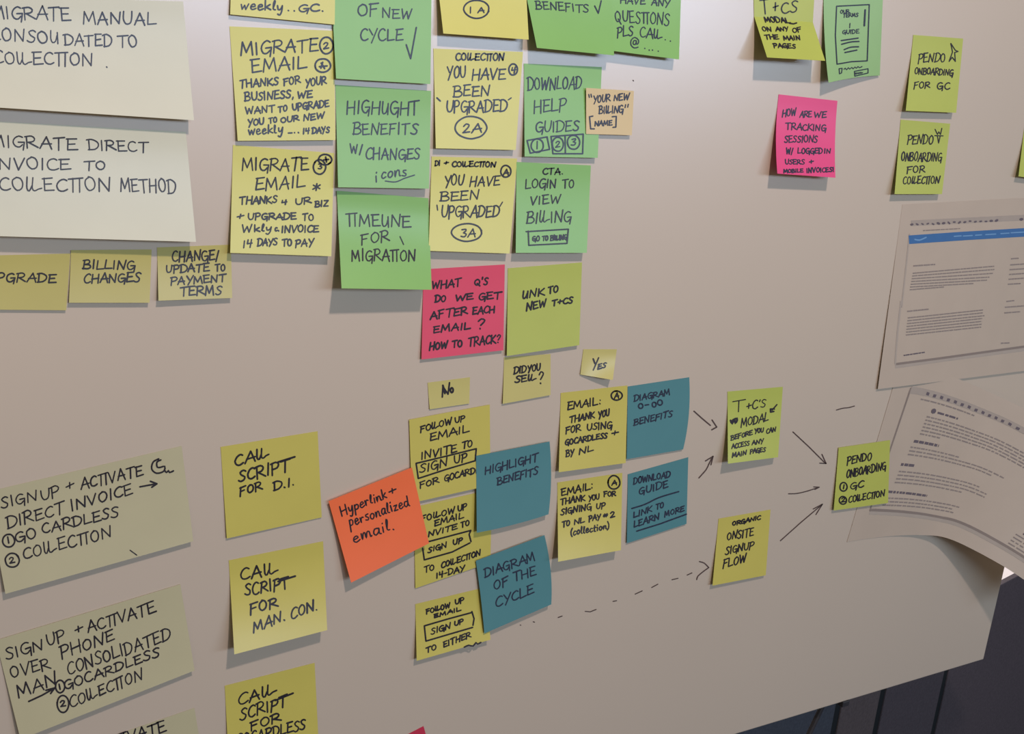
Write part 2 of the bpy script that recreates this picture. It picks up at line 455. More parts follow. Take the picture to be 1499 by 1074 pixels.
# the dark screen behind the board: upright fabric panels, slightly turned
FAB = [mat('screen_fabric_a', (0.082, 0.070, 0.078), 0.95, 0.12, 200), mat('screen_fabric_b', (0.105, 0.085, 0.084), 0.95, 0.12, 200), mat('screen_fabric_c', (0.062, 0.070, 0.086), 0.95, 0.12, 200)]
GAP = mat('screen_hinge', (0.014, 0.018, 0.02), 0.8)
ang = math.radians(11)
d0 = ray(1478, 849); s0 = EYE + d0 * ((DIST + 0.42) / d0.y)      # a point of the screen's top edge
ztop = s0.z
sdir = Vector((math.cos(ang), math.sin(ang), 0))


def on_screen(px, py):
    nrm = Vector((-sdir.y, sdir.x, 0)); d = ray(px, py)
    p = EYE + d * ((s0 - EYE).dot(nrm) / d.dot(nrm)); return (p - s0).dot(sdir)


cuts = [on_screen(1075, 1074) - .04, on_screen(1225, 1050), on_screen(1286, 1050), on_screen(1378, 1020), on_screen(1560, 900), on_screen(1560, 900) + 0.5]
scr = empty('folding_screen', (s0.x, s0.y, 0), 'low dark fabric folding screen standing behind the white board', 'screen')
Ms = Matrix.Translation((s0.x, s0.y, 0)) @ Matrix.Rotation(ang, 4, 'Z')
for i in range(len(cuts) - 1):
    boxobj('fabric_panel', (cuts[i] + .011, 0, .03), (cuts[i + 1] - .011, .012, ztop), FAB[(2, 1, 0, 0, 0)[i]], scr, (s0.x, s0.y, 0), 0.002, Ms)
for i in range(1, len(cuts) - 1):
    boxobj('hinge_strip', (cuts[i] - .011, .003, .03), (cuts[i] + .011, .009, ztop - .004), GAP, scr, (s0.x, s0.y, 0), 0, Ms)
for i in range(0, len(cuts)):
    c = min(max(cuts[i], cuts[0] + .03), cuts[-1] - .03)
    boxobj('foot', (c - .02, -.06, 0), (c + .02, .09, .03), GAP, scr, (s0.x, s0.y, 0), 0.003, Ms)

# white low table added behind the screen to give the bright corner that shows
tb = Matrix.Translation((s0.x + .25, s0.y + .40, 0)) @ Matrix.Rotation(ang, 4, 'Z')
to = (s0.x + .25, s0.y + .40, 0)
TW = mat('table_white', (0.80, 0.76, 0.77), 0.5, 0.01, 20)
wt = empty('bright_patch_table', to, 'white low table top added as a bright patch behind the dark folding screen', 'table')
boxobj('table_top', (-.75, -.28, .37), (.75, .32, .395), TW, wt, to, .003, tb)
for lx in (-.70, .70):
    for ly in (-.24, .28):
        boxobj('leg', (lx - .02, ly - .02, 0), (lx + .02, ly + .02, .37), METAL, wt, to, .002, tb)

# ------------------------------------------------------------------ the notes
SN, BN = 'sticky_note', 'large_sticky_note'
GB, GY, GG = 'large pale notes down the side of the board', 'yellow square notes on the board', 'green square notes on the board'
GS, GU, GC_, GL_ = 'small yellow label notes', 'blue square notes', 'call script notes', 'lime green notes'

note(BN, [(-330, -14), (268, 2), (284, 176), (-315, 137)], 'pale', 'large pale yellow note about migrating manual consolidated, top corner of the board', lift=(9, 10), z='Z1', wid=2.4, group=GB, ink=INKB, items=[
    ('L', ('MIGRATE', -55, 115, 440, 128, 82), ('MANUAL', 520, 145, 975, 158, 80)),
    ('L', ('CONSOLI', -60, 250, 370, 275, 82), ('DATED', 405, 285, 705, 290, 75), ('TO', 740, 298, 865, 298, 75)),
    ('L', ('COLLECTION', -40, 395, 585, 415, 82), ('.', 660, 425, 680, 420, 70))])
note(BN, [(-320, 160), (272, 193), (287, 354), (-300, 337)], 'pale', 'large pale yellow note about migrating direct invoice to collection method', lift=(10, 12), z='Z1', wid=2.4, group=GB, items=[
    ('L', ('MIGRATE', -60, 918, 480, 940, 75), ('DIRECT', 555, 940, 930, 955, 68)), 'Z2',
    ('L', ('INVOICE', -45, 75, 440, 82, 75), ('TO', 530, 80, 660, 80, 62)),
    ('L', ('COLLECTION', 0, 208, 695, 215, 88), ('METHOD', 755, 212, 1105, 225, 85))])
note(SN, [(-20, 374), (103, 371), (97, 454), (-22, 453)], 'small', 'small yellow label note reading upgrade, below the large pale notes', lift=(2, 2), z='Z2', wid=2.6, group=GS, items=[
    ('L', ('UPGRADE', -85, 780, 350, 785, 58))])
note(SN, [(104, 366), (222, 365), (219, 443), (101, 443)], 'small', 'small yellow label note reading billing changes', lift=(3, 3), layer=1, z='Z2', group=GS, items=[
    ('L', ('BIL|LING', 520, 698, 845, 708, 60)), ('L', ('CHANGES', 525, 790, 875, 780, 60))])
note(SN, [(230, 362), (338, 358), (340, 436), (232, 440)], 'small', 'small yellow label note about changing or updating payment terms', lift=(5, 4), z='Z2', group=GS, items=[
    ('L', ('CHANGE/', 1080, 655, 1375, 645, 65)), ('L', ('UPDATE', 1040, 725, 1310, 715, 50), ('TO', 1350, 715, 1412, 712, 45)),
    ('L', ('PAYMENT', 1070, 800, 1415, 780, 50)), ('L', ('TERMS', 1130, 870, 1390, 860, 58))])

note(SN, [(341, -128), (492, -112), (490, 36), (337, 21)], 'yellow', 'yellow note cut by the top of the picture, reading weekly', lift=(3, 3), z='Z3', group=GY, ink=INKB, items=[
    ('L', ('DAYS', 440, -25, 560, -10, 40)), ('L', ('weekly', 150, 62, 440, 75, 70), ('.', 470, 72, 485, 72, 60), ('.', 510, 76, 525, 76, 60), ('GC.', 545, 80, 722, 80, 55))])
note(SN, [(336, 38.5), (489, 45), (491, 205), (348, 206)], 'yellow', 'pale yellow migrate email note with number two and a star in circles', lift=(4, 4), z='Z3', group=GY, ink=INKB, items=[
    ('L', ('MIGRATE', 150, 375, 680, 348, 92)), ('O', 737, 310, 45, 57), ('L', ('2', 715, 335, 752, 330, 45)),
    ('L', ('EMAIL', 225, 495, 600, 470, 92)), ('O', 712, 447, 53, 46), ('P', [(690, 455), (742, 450)]), ('P', [(702, 430), (725, 468)]), ('P', [(712, 425), (700, 465)]),
    ('L', ('THANKS', 145, 600, 410, 580, 55), ('FOR', 445, 585, 560, 565, 50), ('YOUR', 595, 592, 735, 575, 55)),
    ('L', ('BUSINESS,', 180, 690, 515, 668, 58), ('WE', 540, 672, 640, 665, 48)),
    ('L', ('WANT', 185, 780, 385, 765, 48), ('TO', 410, 765, 468, 760, 42), ('UPGRADE', 505, 755, 755, 728, 48)),
    ('L', ('YOU', 200, 862, 312, 850, 48), ('TO', 345, 840, 400, 835, 38), ('OUR', 425, 838, 550, 825, 38), ('NEW', 580, 828, 720, 808, 45)),
    ('L', ('weekly', 205, 925, 438, 905, 65), ('-', 472, 925, 505, 925, 40), ('.', 515, 908, 525, 908, 50), ('.', 540, 907, 552, 907, 50), ('14', 575, 915, 620, 910, 40), ('DAYS', 640, 912, 758, 905, 42))])
note(SN, [(341, 212), (489, 224), (485, 375), (337, 370)], 'yellow', 'yellow migrate email note with number three and overlapping circles in its corner', lift=(7, 7), z='Z4', group=GY, items=[
    ('L', ('MIGRATE', 160, 180, 612, 185, 88)), ('O', 690, 160, 42, 50), ('O', 728, 110, 45, 36), ('L', ('3', 680, 175, 706, 175, 38)), ('P', [(718, 112), (752, 108)]), ('P', [(732, 92), (738, 126)]),
    ('L', ('EMAIL', 250, 322, 585, 300, 85)), ('L', ('*', 640, 330, 695, 325, 60)),
    ('L', ('THANKS', 145, 415, 400, 405, 50), ('4', 430, 418, 470, 412, 32), ('UR', 525, 420, 630, 408, 45), ('BIZ', 660, 432, 745, 430, 42)),
    ('L', ('+', 125, 520, 168, 515, 45), ('UPGRADE', 200, 520, 530, 520, 45), ('TO', 575, 525, 648, 525, 45)),
    ('L', ('Wkly', 160, 605, 360, 598, 52), ('c.', 385, 600, 415, 597, 45), ('INVOICE', 430, 607, 680, 605, 48)),
    ('L', ('14', 165, 710, 228, 705, 50), ('DAYS', 265, 700, 400, 695, 50), ('TO', 435, 700, 500, 697, 48), ('PAY', 525, 708, 648, 700, 50))])

note(SN, [(484, -32), (632, -27), (630, 123), (492, 115)], 'green', 'green note of new cycle with a tick, cut by the top of the picture', lift=(5, 5), layer=1, z='Z3', group=GG, ink=INKB, wid=2.3, items=[
    ('L', ('DIAGRAM', 940, -30, 1330, -20, 60)), ('L', ('OF', 950, 108, 1090, 105, 85), ('NEW', 1118, 118, 1318, 128, 68)), ('L', ('CYCLE', 970, 278, 1258, 278, 85)), ('P', [(1283, 305), (1313, 400), (1352, 187)])])
note(SN, [(491, 124), (631, 133), (628, 276), (495, 274)], 'green', 'green note about highlighting benefits with changes, icons underlined', lift=(7, 7), z='Z3', group=GG, ink=INKB, wid=2.3, items=[
    ('L', ('HIGHLIGHT', 875, 775, 1365, 780, 92)), ('L', ('BENEFITS', 920, 917, 1358, 917, 80)), 'Z4',
    ('L', ('W/', 900, 62, 985, 75, 62), ('CHANGES', 1005, 110, 1375, 108, 78)),
    ('L', ('i', 1070, 265, 1088, 262, 85), ('cons', 1110, 245, 1285, 218, 85)), ('S', [(1140, 256), (1210, 262), (1270, 238), (1340, 215)], 1.7)])
note(SN, [(493, 279), (627, 290), (632, 424), (500, 422)], 'green', 'green timeline for migration note curling away at its lower edge', lift=(21, 19), layer=2, z='Z4', group=GG, wid=2.3, items=[
    ('L', ('TIMELINE', 875, 560, 1310, 572, 85)), ('L', ('FOR', 975, 692, 1168, 668, 75)), ('P', [(1240, 635), (1265, 690)], 1.6), ('L', ('MIGRATION', 910, 800, 1345, 802, 80))])

note(SN, [(632, -100), (766, -92), (774, 58), (649, 49)], 'yellow', 'yellow note with circled one A, cut by the top of the picture', lift=(9, 9), layer=1, z='Z5', group=GY, ink=INKB, wid=2.3, items=[
    ('O', 362, 62, 86, 62), ('L', ('1', 312, 88, 335, 85, 45), ('A', 372, 88, 412, 86, 38))])
note(SN, [(634.5, 71), (765.6, 76), (755, 219.5), (638, 217)], 'yellow', 'yellow you have been upgraded note with circled two A', lift=(5, 5), z='Z5', group=GY, ink=INKB, wid=2.4, items=[
    ('L', ('COLLECTION', 220, 410, 550, 415, 50)), ('L', ('YOU', 160, 535, 290, 530, 82), ('HAVE', 330, 545, 555, 545, 75)), ('O', 613, 475, 30, 38), ('L', ('4', 598, 498, 630, 495, 42)),
    ('L', ('BEEN', 205, 660, 450, 655, 78)), ('P', [(92, 668), (115, 690)]), ('L', ('UPGRADED', 155, 768, 568, 760, 85)), ('P', [(580, 682), (600, 668)], 1.8),
    ('O', 325, 872, 107, 76), ('L', ('2A', 265, 912, 392, 900, 65))])
note(SN, [(632, 229), (757, 232), (746, 371), (627.5, 367)], 'yellow', 'yellow you have been upgraded note with circled three A', lift=(7, 7), z='Z6', group=GY, wid=2.4, items=[
    ('L', ('DI', 78, 152, 112, 150, 36), ('+', 140, 145, 168, 143, 30), ('COLLECTION', 195, 157, 492, 160, 36)), ('L', ('YOU', 145, 292, 272, 280, 78), ('HAVE', 315, 290, 518, 285, 70)),
    ('O', 563, 190, 35, 40), ('L', ('A', 545, 215, 582, 215, 45)), ('L', ('BEEN', 115, 390, 378, 385, 66)), ('P', [(92, 420), (97, 455)], 1.8), ('L', ('UPGRADED', 120, 505, 515, 502, 80)),
    ('P', [(540, 400), (522, 430)], 1.8), ('O', 296, 607, 103, 60), ('L', ('3A', 255, 640, 352, 636, 58))])

note(SN, [(757, -72), (893, -65), (899, 81), (786, 70)], 'green', 'green benefits note with a tick, cut by the top of the picture', lift=(12, 11), layer=3, z='Z5', group=GG, ink=INKB, wid=2.0, items=[
    ('L', ('BENEFITS', 770, 62, 1130, 85, 58)), ('P', [(1170, 40), (1195, 90), (1215, 5)], 2)])
note(SN, [(876, -52), (998, -42), (994, 87), (886, 73)], 'green', 'green note asking to call with any questions, cut by the top', lift=(9, 9), layer=1, z='Z8', group=GG, ink=INKB, wid=2.0, items=[
    ('L', ('HAVE', 545, 45, 880, 60, 95), ('ANY', 970, 65, 1215, 90, 95)), ('L', ('QUESTIONS', 475, 290, 1210, 350, 165)),
    ('L', ('PLS', 500, 500, 715, 490, 145), ('CALL', 810, 505, 1110, 540, 140), ('.', 1150, 548, 1165, 548, 80), ('.', 1220, 565, 1235, 565, 80)),
    ('L', ('@', 680, 660, 815, 655, 145), ('.', 870, 665, 885, 665, 80), ('.', 930, 690, 945, 690, 80), ('.', 975, 690, 990, 690, 80), ('.', 1055, 700, 1070, 700, 80))])
note(SN, [(767, 93), (881, 98), (875, 231), (768, 229)], 'green', 'green download help guides note with three numbered boxes', lift=(5, 5), z='Z5', group=GG, ink=INKB, wid=2.2, items=[
    ('L', ('DOWNLOAD', 712, 615, 1078, 608, 88)), ('L', ('HELP', 755, 770, 970, 758, 85)), ('L', ('GUIDES', 765, 905, 1062, 895, 75)),
    ('P', [(708, 960), (730, 1046), (862, 1020), (845, 935), (708, 960)]), ('O', 778, 995, 42, 46), ('L', ('1', 768, 1020, 788, 1018, 55)),
    ('P', [(872, 932), (885, 1050), (1088, 1050), (1092, 916), (872, 932)]), ('P', [(968, 928), (970, 1046)]), ('O', 918, 985, 38, 48), ('L', ('2', 900, 1010, 935, 1005, 45)), ('O', 1026, 972, 42, 48), ('L', ('3', 1008, 995, 1042, 990, 45))])
note(SN, [(756, 237), (865, 242), (859, 370), (755, 370)], 'green', 'green log in to view billing note with a boxed button', lift=(8, 8), z='Z6', group=GG, wid=2.2, items=[
    ('L', ('CTA.', 815, 212, 955, 210, 42)), ('L', ('LOGIN', 695, 308, 908, 303, 65), ('TO', 950, 306, 1028, 302, 60)), ('L', ('VIEW', 728, 418, 932, 408, 62)), ('L', ('BILLING', 705, 545, 1008, 535, 78)),
    ('P', [(702, 602), (990, 585), (981, 682), (720, 695), (716, 598)]), ('L', ('GO', 745, 668, 792, 665, 36), ('TO', 812, 664, 850, 662, 32), ('BILLING', 868, 662, 978, 655, 34))])
note(SN, [(858, 128.5), (928, 133), (925, 198), (858, 196)], 'tan', 'small tan note reading your new billing, overlapping a green note', lift=(1, 1), layer=5, z='Z5', ink=INKB, wid=2.0, items=[
    ('P', [(1130, 645), (1134, 665)], 1.8), ('P', [(1145, 643), (1149, 663)], 1.8), ('L', ('YOUR', 1160, 702, 1275, 692, 50), ('NEW', 1300, 690, 1402, 682, 45)),
    ('L', ('BILLING', 1200, 778, 1362, 772, 52)), ('P', [(1382, 715), (1378, 735)], 1.8), ('P', [(1400, 712), (1396, 732)], 1.8),
    ('P', [(1158, 793), (1135, 797), (1143, 880), (1168, 880)]), ('L', ('NAME', 1170, 862, 1288, 855, 36)), ('P', [(1290, 797), (1318, 795), (1315, 868), (1295, 870)])])
note(SN, [(620, 394), (739, 387), (737, 512.5), (617, 526)], 'pink', 'bright pink note asking what questions we get after each email', lift=(3, 3), z='Z7', wid=2.6, items=[
    ('L', ('WHAT', 150, 247, 348, 228, 52), ('Q', 440, 222, 480, 218, 45), ("'S", 490, 218, 532, 214, 52)), ('L', ('DO', 172, 337, 245, 332, 46), ('WE', 310, 328, 430, 318, 45), ('GET', 470, 322, 620, 312, 50)),
    ('L', ('AFTER', 140, 455, 395, 420, 55), ('EACH', 428, 422, 578, 406, 48)), ('L', ('EMAIL', 160, 548, 412, 518, 48), ('?', 458, 525, 512, 520, 70)),
    ('L', ('HOW', 133, 668, 255, 648, 52), ('TO', 290, 648, 358, 640, 45), ('TRACK?', 400, 640, 615, 612, 62))])
note(SN, [(743.5, 392.5), (852, 384), (848, 505), (742, 521)], 'lime', 'lime green link note beside the bright pink note', lift=(4, 4), z='Z7', wid=2.6, group=GL_, items=[
    ('L', ('LINK', 768, 317, 920, 290, 55), ('TO', 945, 278, 1012, 268, 45)), ('L', ('NEW', 795, 398, 932, 368, 55), ('T+CS', 972, 364, 1112, 340, 42))])
note(SN, [(738, 523), (806, 518), (806, 578), (736, 591)], 'cream', 'small yellow note asking did you sell', lift=(2, 2), z='Z7', wid=2.5, group=GS, items=[
    ('L', ('DID', 710, 828, 795, 812, 46), ('YOU', 805, 812, 892, 802, 46)), ('L', ('SELL', 718, 888, 862, 868, 46), ('?', 878, 895, 915, 888, 85))])
note(SN, [(854, 511), (903, 511), (897, 556), (849.5, 548)], 'cream', 'tiny yellow note reading yes with a lifted corner', lift=(1, 8), z='Z7', wid=2.5, group=GS, items=[
    ('L', ('Y', 1245, 790, 1280, 785, 72), ('ES', 1283, 795, 1338, 783, 36))])
note(SN, [(626, 560), (688, 552), (687, 590.5), (629, 599)], 'cream', 'tiny yellow note reading no', lift=(1, 1), z='Z7', wid=2.8, group=GS, items=[
    ('L', ('N', 218, 990, 268, 968, 82)), ('P', [(226, 905), (240, 960)], 3), ('O', 287, 938, 9, 16)])

note(SN, [(821, 575), (918.5, 564), (916, 677.5), (818, 691)], 'acid', 'yellow email note thanking for using, circled letter in its corner', lift=(7, 6), z='X8', group=GY, wid=2.3, items=[
    ('L', ('EMAIL:', 190, 375, 500, 322, 72)), ('O', 642, 242, 50, 42), ('L', ('A', 622, 272, 662, 266, 48)), ('L', ('THANK', 212, 492, 440, 445, 60), ('YOU', 475, 450, 575, 428, 62)),
    ('L', ('FOR', 175, 595, 312, 562, 62), ('USING', 370, 562, 598, 540, 64)), ('L', ('GOCARDLESS', 170, 698, 555, 628, 52), ('+', 595, 615, 655, 608, 55)), ('L', ('BY', 180, 800, 248, 788, 60), ('NL', 295, 782, 425, 750, 60))])
note(SN, [(919, 565.6), (1009, 552), (1000, 657.5), (917.5, 672)], 'blue', 'blue diagram and benefits note beside the thank you email note', lift=(2, 2), z='X8', group=GU, wid=2.1, ink=INKB, bow=(4, 0, 0), items=[
    ('L', ('DIAGRAM', 800, 298, 1130, 232, 55)), ('O', 862, 338, 20, 22), ('P', [(902, 330), (935, 325)]), ('O', 985, 325, 18, 22), ('O', 1038, 306, 22, 24), ('L', ('BENEFITS', 800, 518, 1150, 432, 60))])
note(SN, [(816, 706), (911, 692), (909, 805), (817, 822)], 'acid', 'yellow email note thanking for signing up, letter in a circle', lift=(14, 12), z='V1', group=GY, wid=2.3, items=[
    ('L', ('EMAIL:', 135, 412, 428, 345, 66)), ('O', 617, 287, 54, 62), ('L', ('A', 598, 312, 640, 306, 48)), ('L', ('THANK', 128, 492, 352, 452, 58), ('YOU', 385, 455, 482, 438, 52), ('FOR', 525, 418, 632, 412, 45)),
    ('L', ('SIGNING', 130, 585, 410, 532, 58), ('UP', 455, 532, 535, 520, 52)), ('L', ('TO', 145, 698, 212, 682, 50), ('NL', 252, 672, 345, 650, 50), ('PAY', 388, 645, 492, 625, 52), ('#', 520, 608, 560, 603, 36), ('2', 582, 612, 625, 602, 52)),
    ('L', ('(collection)', 218, 775, 572, 712, 70))])
note(SN, [(919, 694), (1007.6, 669), (1005, 766.5), (917.7, 795)], 'blue', 'blue download guide note with ruled lines round its lower words', lift=(2, 2), z='V1', group=GU, wid=2.1, ink=INKB, items=[
    ('L', ('DOWNLOAD', 795, 305, 1128, 238, 60)), ('L', ('GUIDE', 845, 398, 1112, 328, 65)), ('S', [(780, 525), (900, 487), (1030, 425), (1210, 370)]),
    ('L', ('L|INK', 795, 612, 962, 555, 55), ('TO', 1000, 532, 1068, 515, 50)), ('L', ('LEARN', 800, 702, 1030, 622, 60), ('MORE', 1080, 605, 1255, 548, 50)), ('P', [(825, 732), (1040, 665), (1280, 577)])])

note(SN, [(599, 614), (717, 592), (718, 710), (603, 736)], 'acid', 'yellow follow up email note with boxed sign up, uppermost of three', lift=(2, 2), layer=2, z='X5', group=GY, wid=2.3, items=[
    ('L', ('FOLLOW', 158, 328, 445, 252, 60), ('UP', 475, 243, 562, 225, 50)), ('L', ('EMAIL', 245, 408, 600, 328, 68)), ('L', ('INVITE', 165, 578, 490, 510, 74), ('TO', 540, 478, 632, 458, 62)),
    ('P', [(120, 612), (400, 545), (670, 478), (660, 588), (400, 665), (140, 750), (120, 612)]), ('L', ('SIGN', 152, 702, 405, 632, 78), ('UP', 470, 618, 582, 590, 70)), ('L', ('FOR', 155, 838, 325, 792, 55), ('GOCARDLE', 378, 778, 745, 680, 60))])
note(SN, [(606, 742), (720, 716), (718, 823), (608, 861)], 'acid', 'yellow follow up email note to collection fourteen day, middle of three', lift=(1, 1), layer=0, z='X6', group=GY, wid=2.3, items=[
    ('L', ('FOLLOW', 165, 335, 475, 252, 58), ('UP', 500, 242, 582, 218, 52)), ('L', ('EMAIL', 288, 373, 550, 298, 55)), ('L', ('INVITE', 200, 482, 492, 402, 52), ('TO', 530, 385, 605, 366, 50)),
    ('P', [(178, 530), (620, 413), (605, 450), (622, 515)]), ('P', [(180, 575), (195, 682), (450, 610), (612, 527)]), ('L', ('SIGN', 228, 618, 400, 565, 50), ('UP', 458, 548, 542, 520, 46)),
    ('L', ('TO', 195, 797, 285, 772, 55), ('COLLECTION', 350, 758, 708, 642, 55)), ('L', ('14-DAY', 302, 852, 560, 780, 55))])
note(SN, [(608, 884), (712, 859), (718, 936), (610, 967)], 'acid', 'yellow follow up email note to either, lowest of three', lift=(6, 7), layer=0, z='X7', group=GY, wid=2.3, items=[
    ('L', ('FOLLOW', 213, 300, 432, 245, 46), ('UP', 475, 216, 558, 198, 46)), ('L', ('EMAIL', 285, 340, 528, 270, 34)), ('P', [(625, 290), (410, 348), (195, 411), (210, 550), (420, 488), (637, 425)]), ('P', [(630, 280), (650, 345), (640, 405)]),
    ('L', ('SIGN', 258, 492, 435, 432, 55), ('UP', 470, 412, 552, 388, 46)), ('L', ('TO', 213, 655, 302, 628, 50), ('EITHER', 370, 608, 618, 518, 55)), ('S', [(560, 606), (600, 588), (640, 596), (668, 562), (680, 578), (712, 562)])])
note(SN, [(697, 667), (804.5, 646), (803, 752.5), (698, 779.6)], 'blue', 'blue highlight benefits note overlapping the yellow follow up notes', lift=(4, 4), layer=5, z='X5', group=GU, wid=2.2, ink=INKB, bow=(3, 0, 2), items=[
    ('L', ('HIGHL|IGHT', 750, 712, 1232, 592, 74)), ('L', ('BENEFITS', 865, 808, 1232, 712, 70))])
note(SN, [(696.5, 820.5), (797, 783), (807, 884.4), (709, 927)], 'blue', 'blue diagram of the cycle note, tilted, lowest of the blue notes', lift=(5, 4), layer=5, z='X6', group=GU, wid=2.2, ink=INKB, bow=(4, 1, 0), items=[
    ('L', ('DIAGRAM', 748, 842, 1208, 690, 84)), ('L', ('OF', 835, 965, 965, 905, 84), ('THE', 1015, 875, 1215, 822, 84)), 'X7', ('L', ('CYCLE', 848, 245, 1195, 115, 88))])
note(SN, [(481, 733.5), (603, 684), (628, 795), (514, 852.6)], 'orange', 'orange hyperlink and personalized email note, tilted', lift=(8, 5), layer=6, z='X3', wid=2.3, items=[
    ('L', ('Hyperlink', 935, 630, 1245, 508, 68), ('+', 1262, 487, 1312, 470, 46)), ('L', ('personalized', 990, 705, 1398, 560, 72)), ('L', ('email.', 1018, 812, 1302, 720, 78))])

note(SN, [(323, 654), (465, 631), (471, 757), (332, 788)], 'acid', 'yellow call script note for direct invoice, uppermost call script', lift=(2, 1), z='X3', wid=2.9, group=GC_, items=[
    ('L', ('CALL', 205, 293, 440, 225, 72)), ('L', ('SCRIPT', 230, 402, 575, 320, 82)), ('P', [(500, 262), (615, 226)]), ('L', ('FOR', 238, 495, 392, 448, 58), ('D.I.', 470, 455, 612, 418, 62))])
note(SN, [(335, 820), (473, 792), (479, 922), (343, 957.5)], 'acid', 'yellow call script note for manual consolidated, curled off the board', lift=(17, 14), z='X3', wid=2.9, group=GC_, items=[
    ('L', ('CALL', 245, 1072, 495, 1018, 78)), 'X4', ('L', ('SCRIPT', 275, 132, 572, 75, 82)), ('P', [(500, 32), (618, -5)]), ('L', ('FOR', 308, 258, 500, 202, 72)), ('L', ('MAN.', 330, 382, 552, 298, 76), ('CON.', 588, 292, 772, 222, 76))])
note(SN, [(329, 1003.5), (460.6, 970), (467, 1098), (336, 1136)], 'acid', 'yellow call script note cut by the bottom of the picture', lift=(6, 5), z='X4', wid=2.7, group=GC_, items=[
    ('L', ('CALL', 228, 882, 482, 792, 75)), ('L', ('SCRIPT', 240, 982, 560, 885, 78)), ('P', [(480, 845), (603, 795)]), ('L', ('FOR', 312, 1052, 518, 982, 62)), ('L', ('GOCARDLESS', 215, 1150, 685, 1042, 72))])

note(BN, [(-20, 720), (266, 652.5), (283, 792), (8, 869)], 'khaki', 'large pale yellow note about sign up and activate direct invoice', lift=(6, 5), z='X1', wid=2.5, group=GB, items=[
    ('L', ('SIGN', 12, 558, 265, 502, 78), ('UP', 295, 498, 425, 462, 78), ('+', 475, 432, 530, 412, 62), ('ACTIVATE', 580, 418, 1022, 322, 78)),
    ('S', [(1135, 202), (1095, 225), (1085, 275), (1120, 305), (1172, 290), (1178, 255), (1150, 262), (1125, 262), (1122, 225), (1150, 210)]), ('S', [(1178, 285), (1190, 300), (1205, 285), (1212, 300), (1240, 288)]),
    ('L', ('DIRECT', 55, 698, 462, 590, 84), ('INVOICE', 510, 575, 950, 452, 80)), ('P', [(1000, 402), (1120, 380)]), ('P', [(1075, 362), (1122, 380), (1085, 405)]),
    ('O', 62, 787, 43, 46), ('L', ('1', 55, 808, 75, 805, 50)), ('L', ('GO', 112, 800, 262, 768, 74), ('CARDLESS', 305, 738, 848, 615, 74)),
    ('O', 88, 927, 50, 50), ('L', ('2', 68, 950, 108, 942, 45)), ('L', ('COLLECTION', 170, 920, 798, 762, 84)), ('P', [(930, 855), (978, 890)], 1.6)])
note(BN, [(-6, 937), (264, 855), (285, 981), (30, 1082)], 'khaki', 'large pale yellow note about signing up over phone, with an arrow', lift=(6, 5), layer=1, z='X2', wid=2.5, group=GB, items=[
    ('L', ('SIGN', 48, 542, 310, 472, 80), ('UP', 340, 445, 465, 402, 80), ('+', 540, 362, 600, 340, 58), ('ACTIVATE', 630, 352, 1112, 202, 82)),
    ('L', ('OVER', 80, 678, 365, 605, 84), ('PHONE', 440, 535, 818, 405, 84)), ('L', ('MAN', 130, 815, 405, 722, 88), ('CONSOL|IDATED', 488, 655, 1220, 398, 88)),
    ('P', [(205, 842), (300, 798), (388, 748)]), ('P', [(328, 762), (392, 745), (362, 785)]), ('O', 430, 735, 33, 44), ('L', ('1', 422, 755, 440, 752, 42)), ('L', ('GOCARDLESS', 465, 762, 1142, 520, 66)),
    ('O', 450, 860, 42, 60), ('L', ('2', 432, 882, 470, 876, 44)), ('L', ('COLLECTION', 505, 890, 1020, 682, 80))])
note(BN, [(15, 1128), (284.6, 1036), (306, 1165), (45, 1275)], 'khaki', 'large pale yellow note cut by the bottom edge of the picture', lift=(4, 4), z='X2', wid=2.5, group=GB, items=[
    ('L', ('ACTIVATE', 690, 1200, 1190, 1055, 84))])
note(SN, [(498, 1126), (620, 1062.5), (650, 1170), (520, 1240)], 'red', 'crimson note of which one corner shows at the bottom edge', lift=(2, 2), z='X2', items=[])

note(SN, [(1065, 573), (1146, 566), (1139, 669), (1065.6, 678.5)], 'lime', 'lime green modal note between the pen arrows', lift=(13, 9), z='V2', wid=1.9, group=GL_, items=[
    ('L', ('T', 455, 272, 560, 262, 100), ("+C'S", 580, 248, 752, 220, 78)), ('S', [(435, 345), (450, 375), (465, 330), (480, 372), (495, 325), (445, 350), (490, 352)], 3), ('L', ('MODAL', 528, 405, 778, 352, 82)),
    ('P', [(800, 268), (800, 240), (835, 240)], 2.4), ('P', [(800, 268), (830, 262)], 2.4), ('P', [(815, 250), (858, 200)], 2),
    ('L', ('BEFORE', 438, 528, 632, 475, 42), ('YOU', 655, 462, 732, 452, 42), ('CAN', 762, 465, 845, 445, 42)), ('L', ('ACCESS', 445, 605, 605, 572, 42), ('ANY', 630, 568, 735, 552, 42)), ('L', ('MAIN', 448, 685, 578, 658, 42), ('PAGES', 612, 650, 752, 628, 42))])
note(SN, [(1052, 759), (1128, 745.6), (1121, 841.7), (1043, 857)], 'acid', 'yellow organic onsite signup flow note beside a dashed pen line', lift=(5, 4), z='V3', group=GY, wid=2.1, items=[
    ('L', ('ORGANIC', 450, 308, 705, 250, 40)), ('L', ('ONSITE', 400, 442, 642, 398, 75)), ('L', ('SIGNUP', 385, 572, 640, 520, 72)), ('L', ('FLOW', 362, 695, 575, 638, 80))])
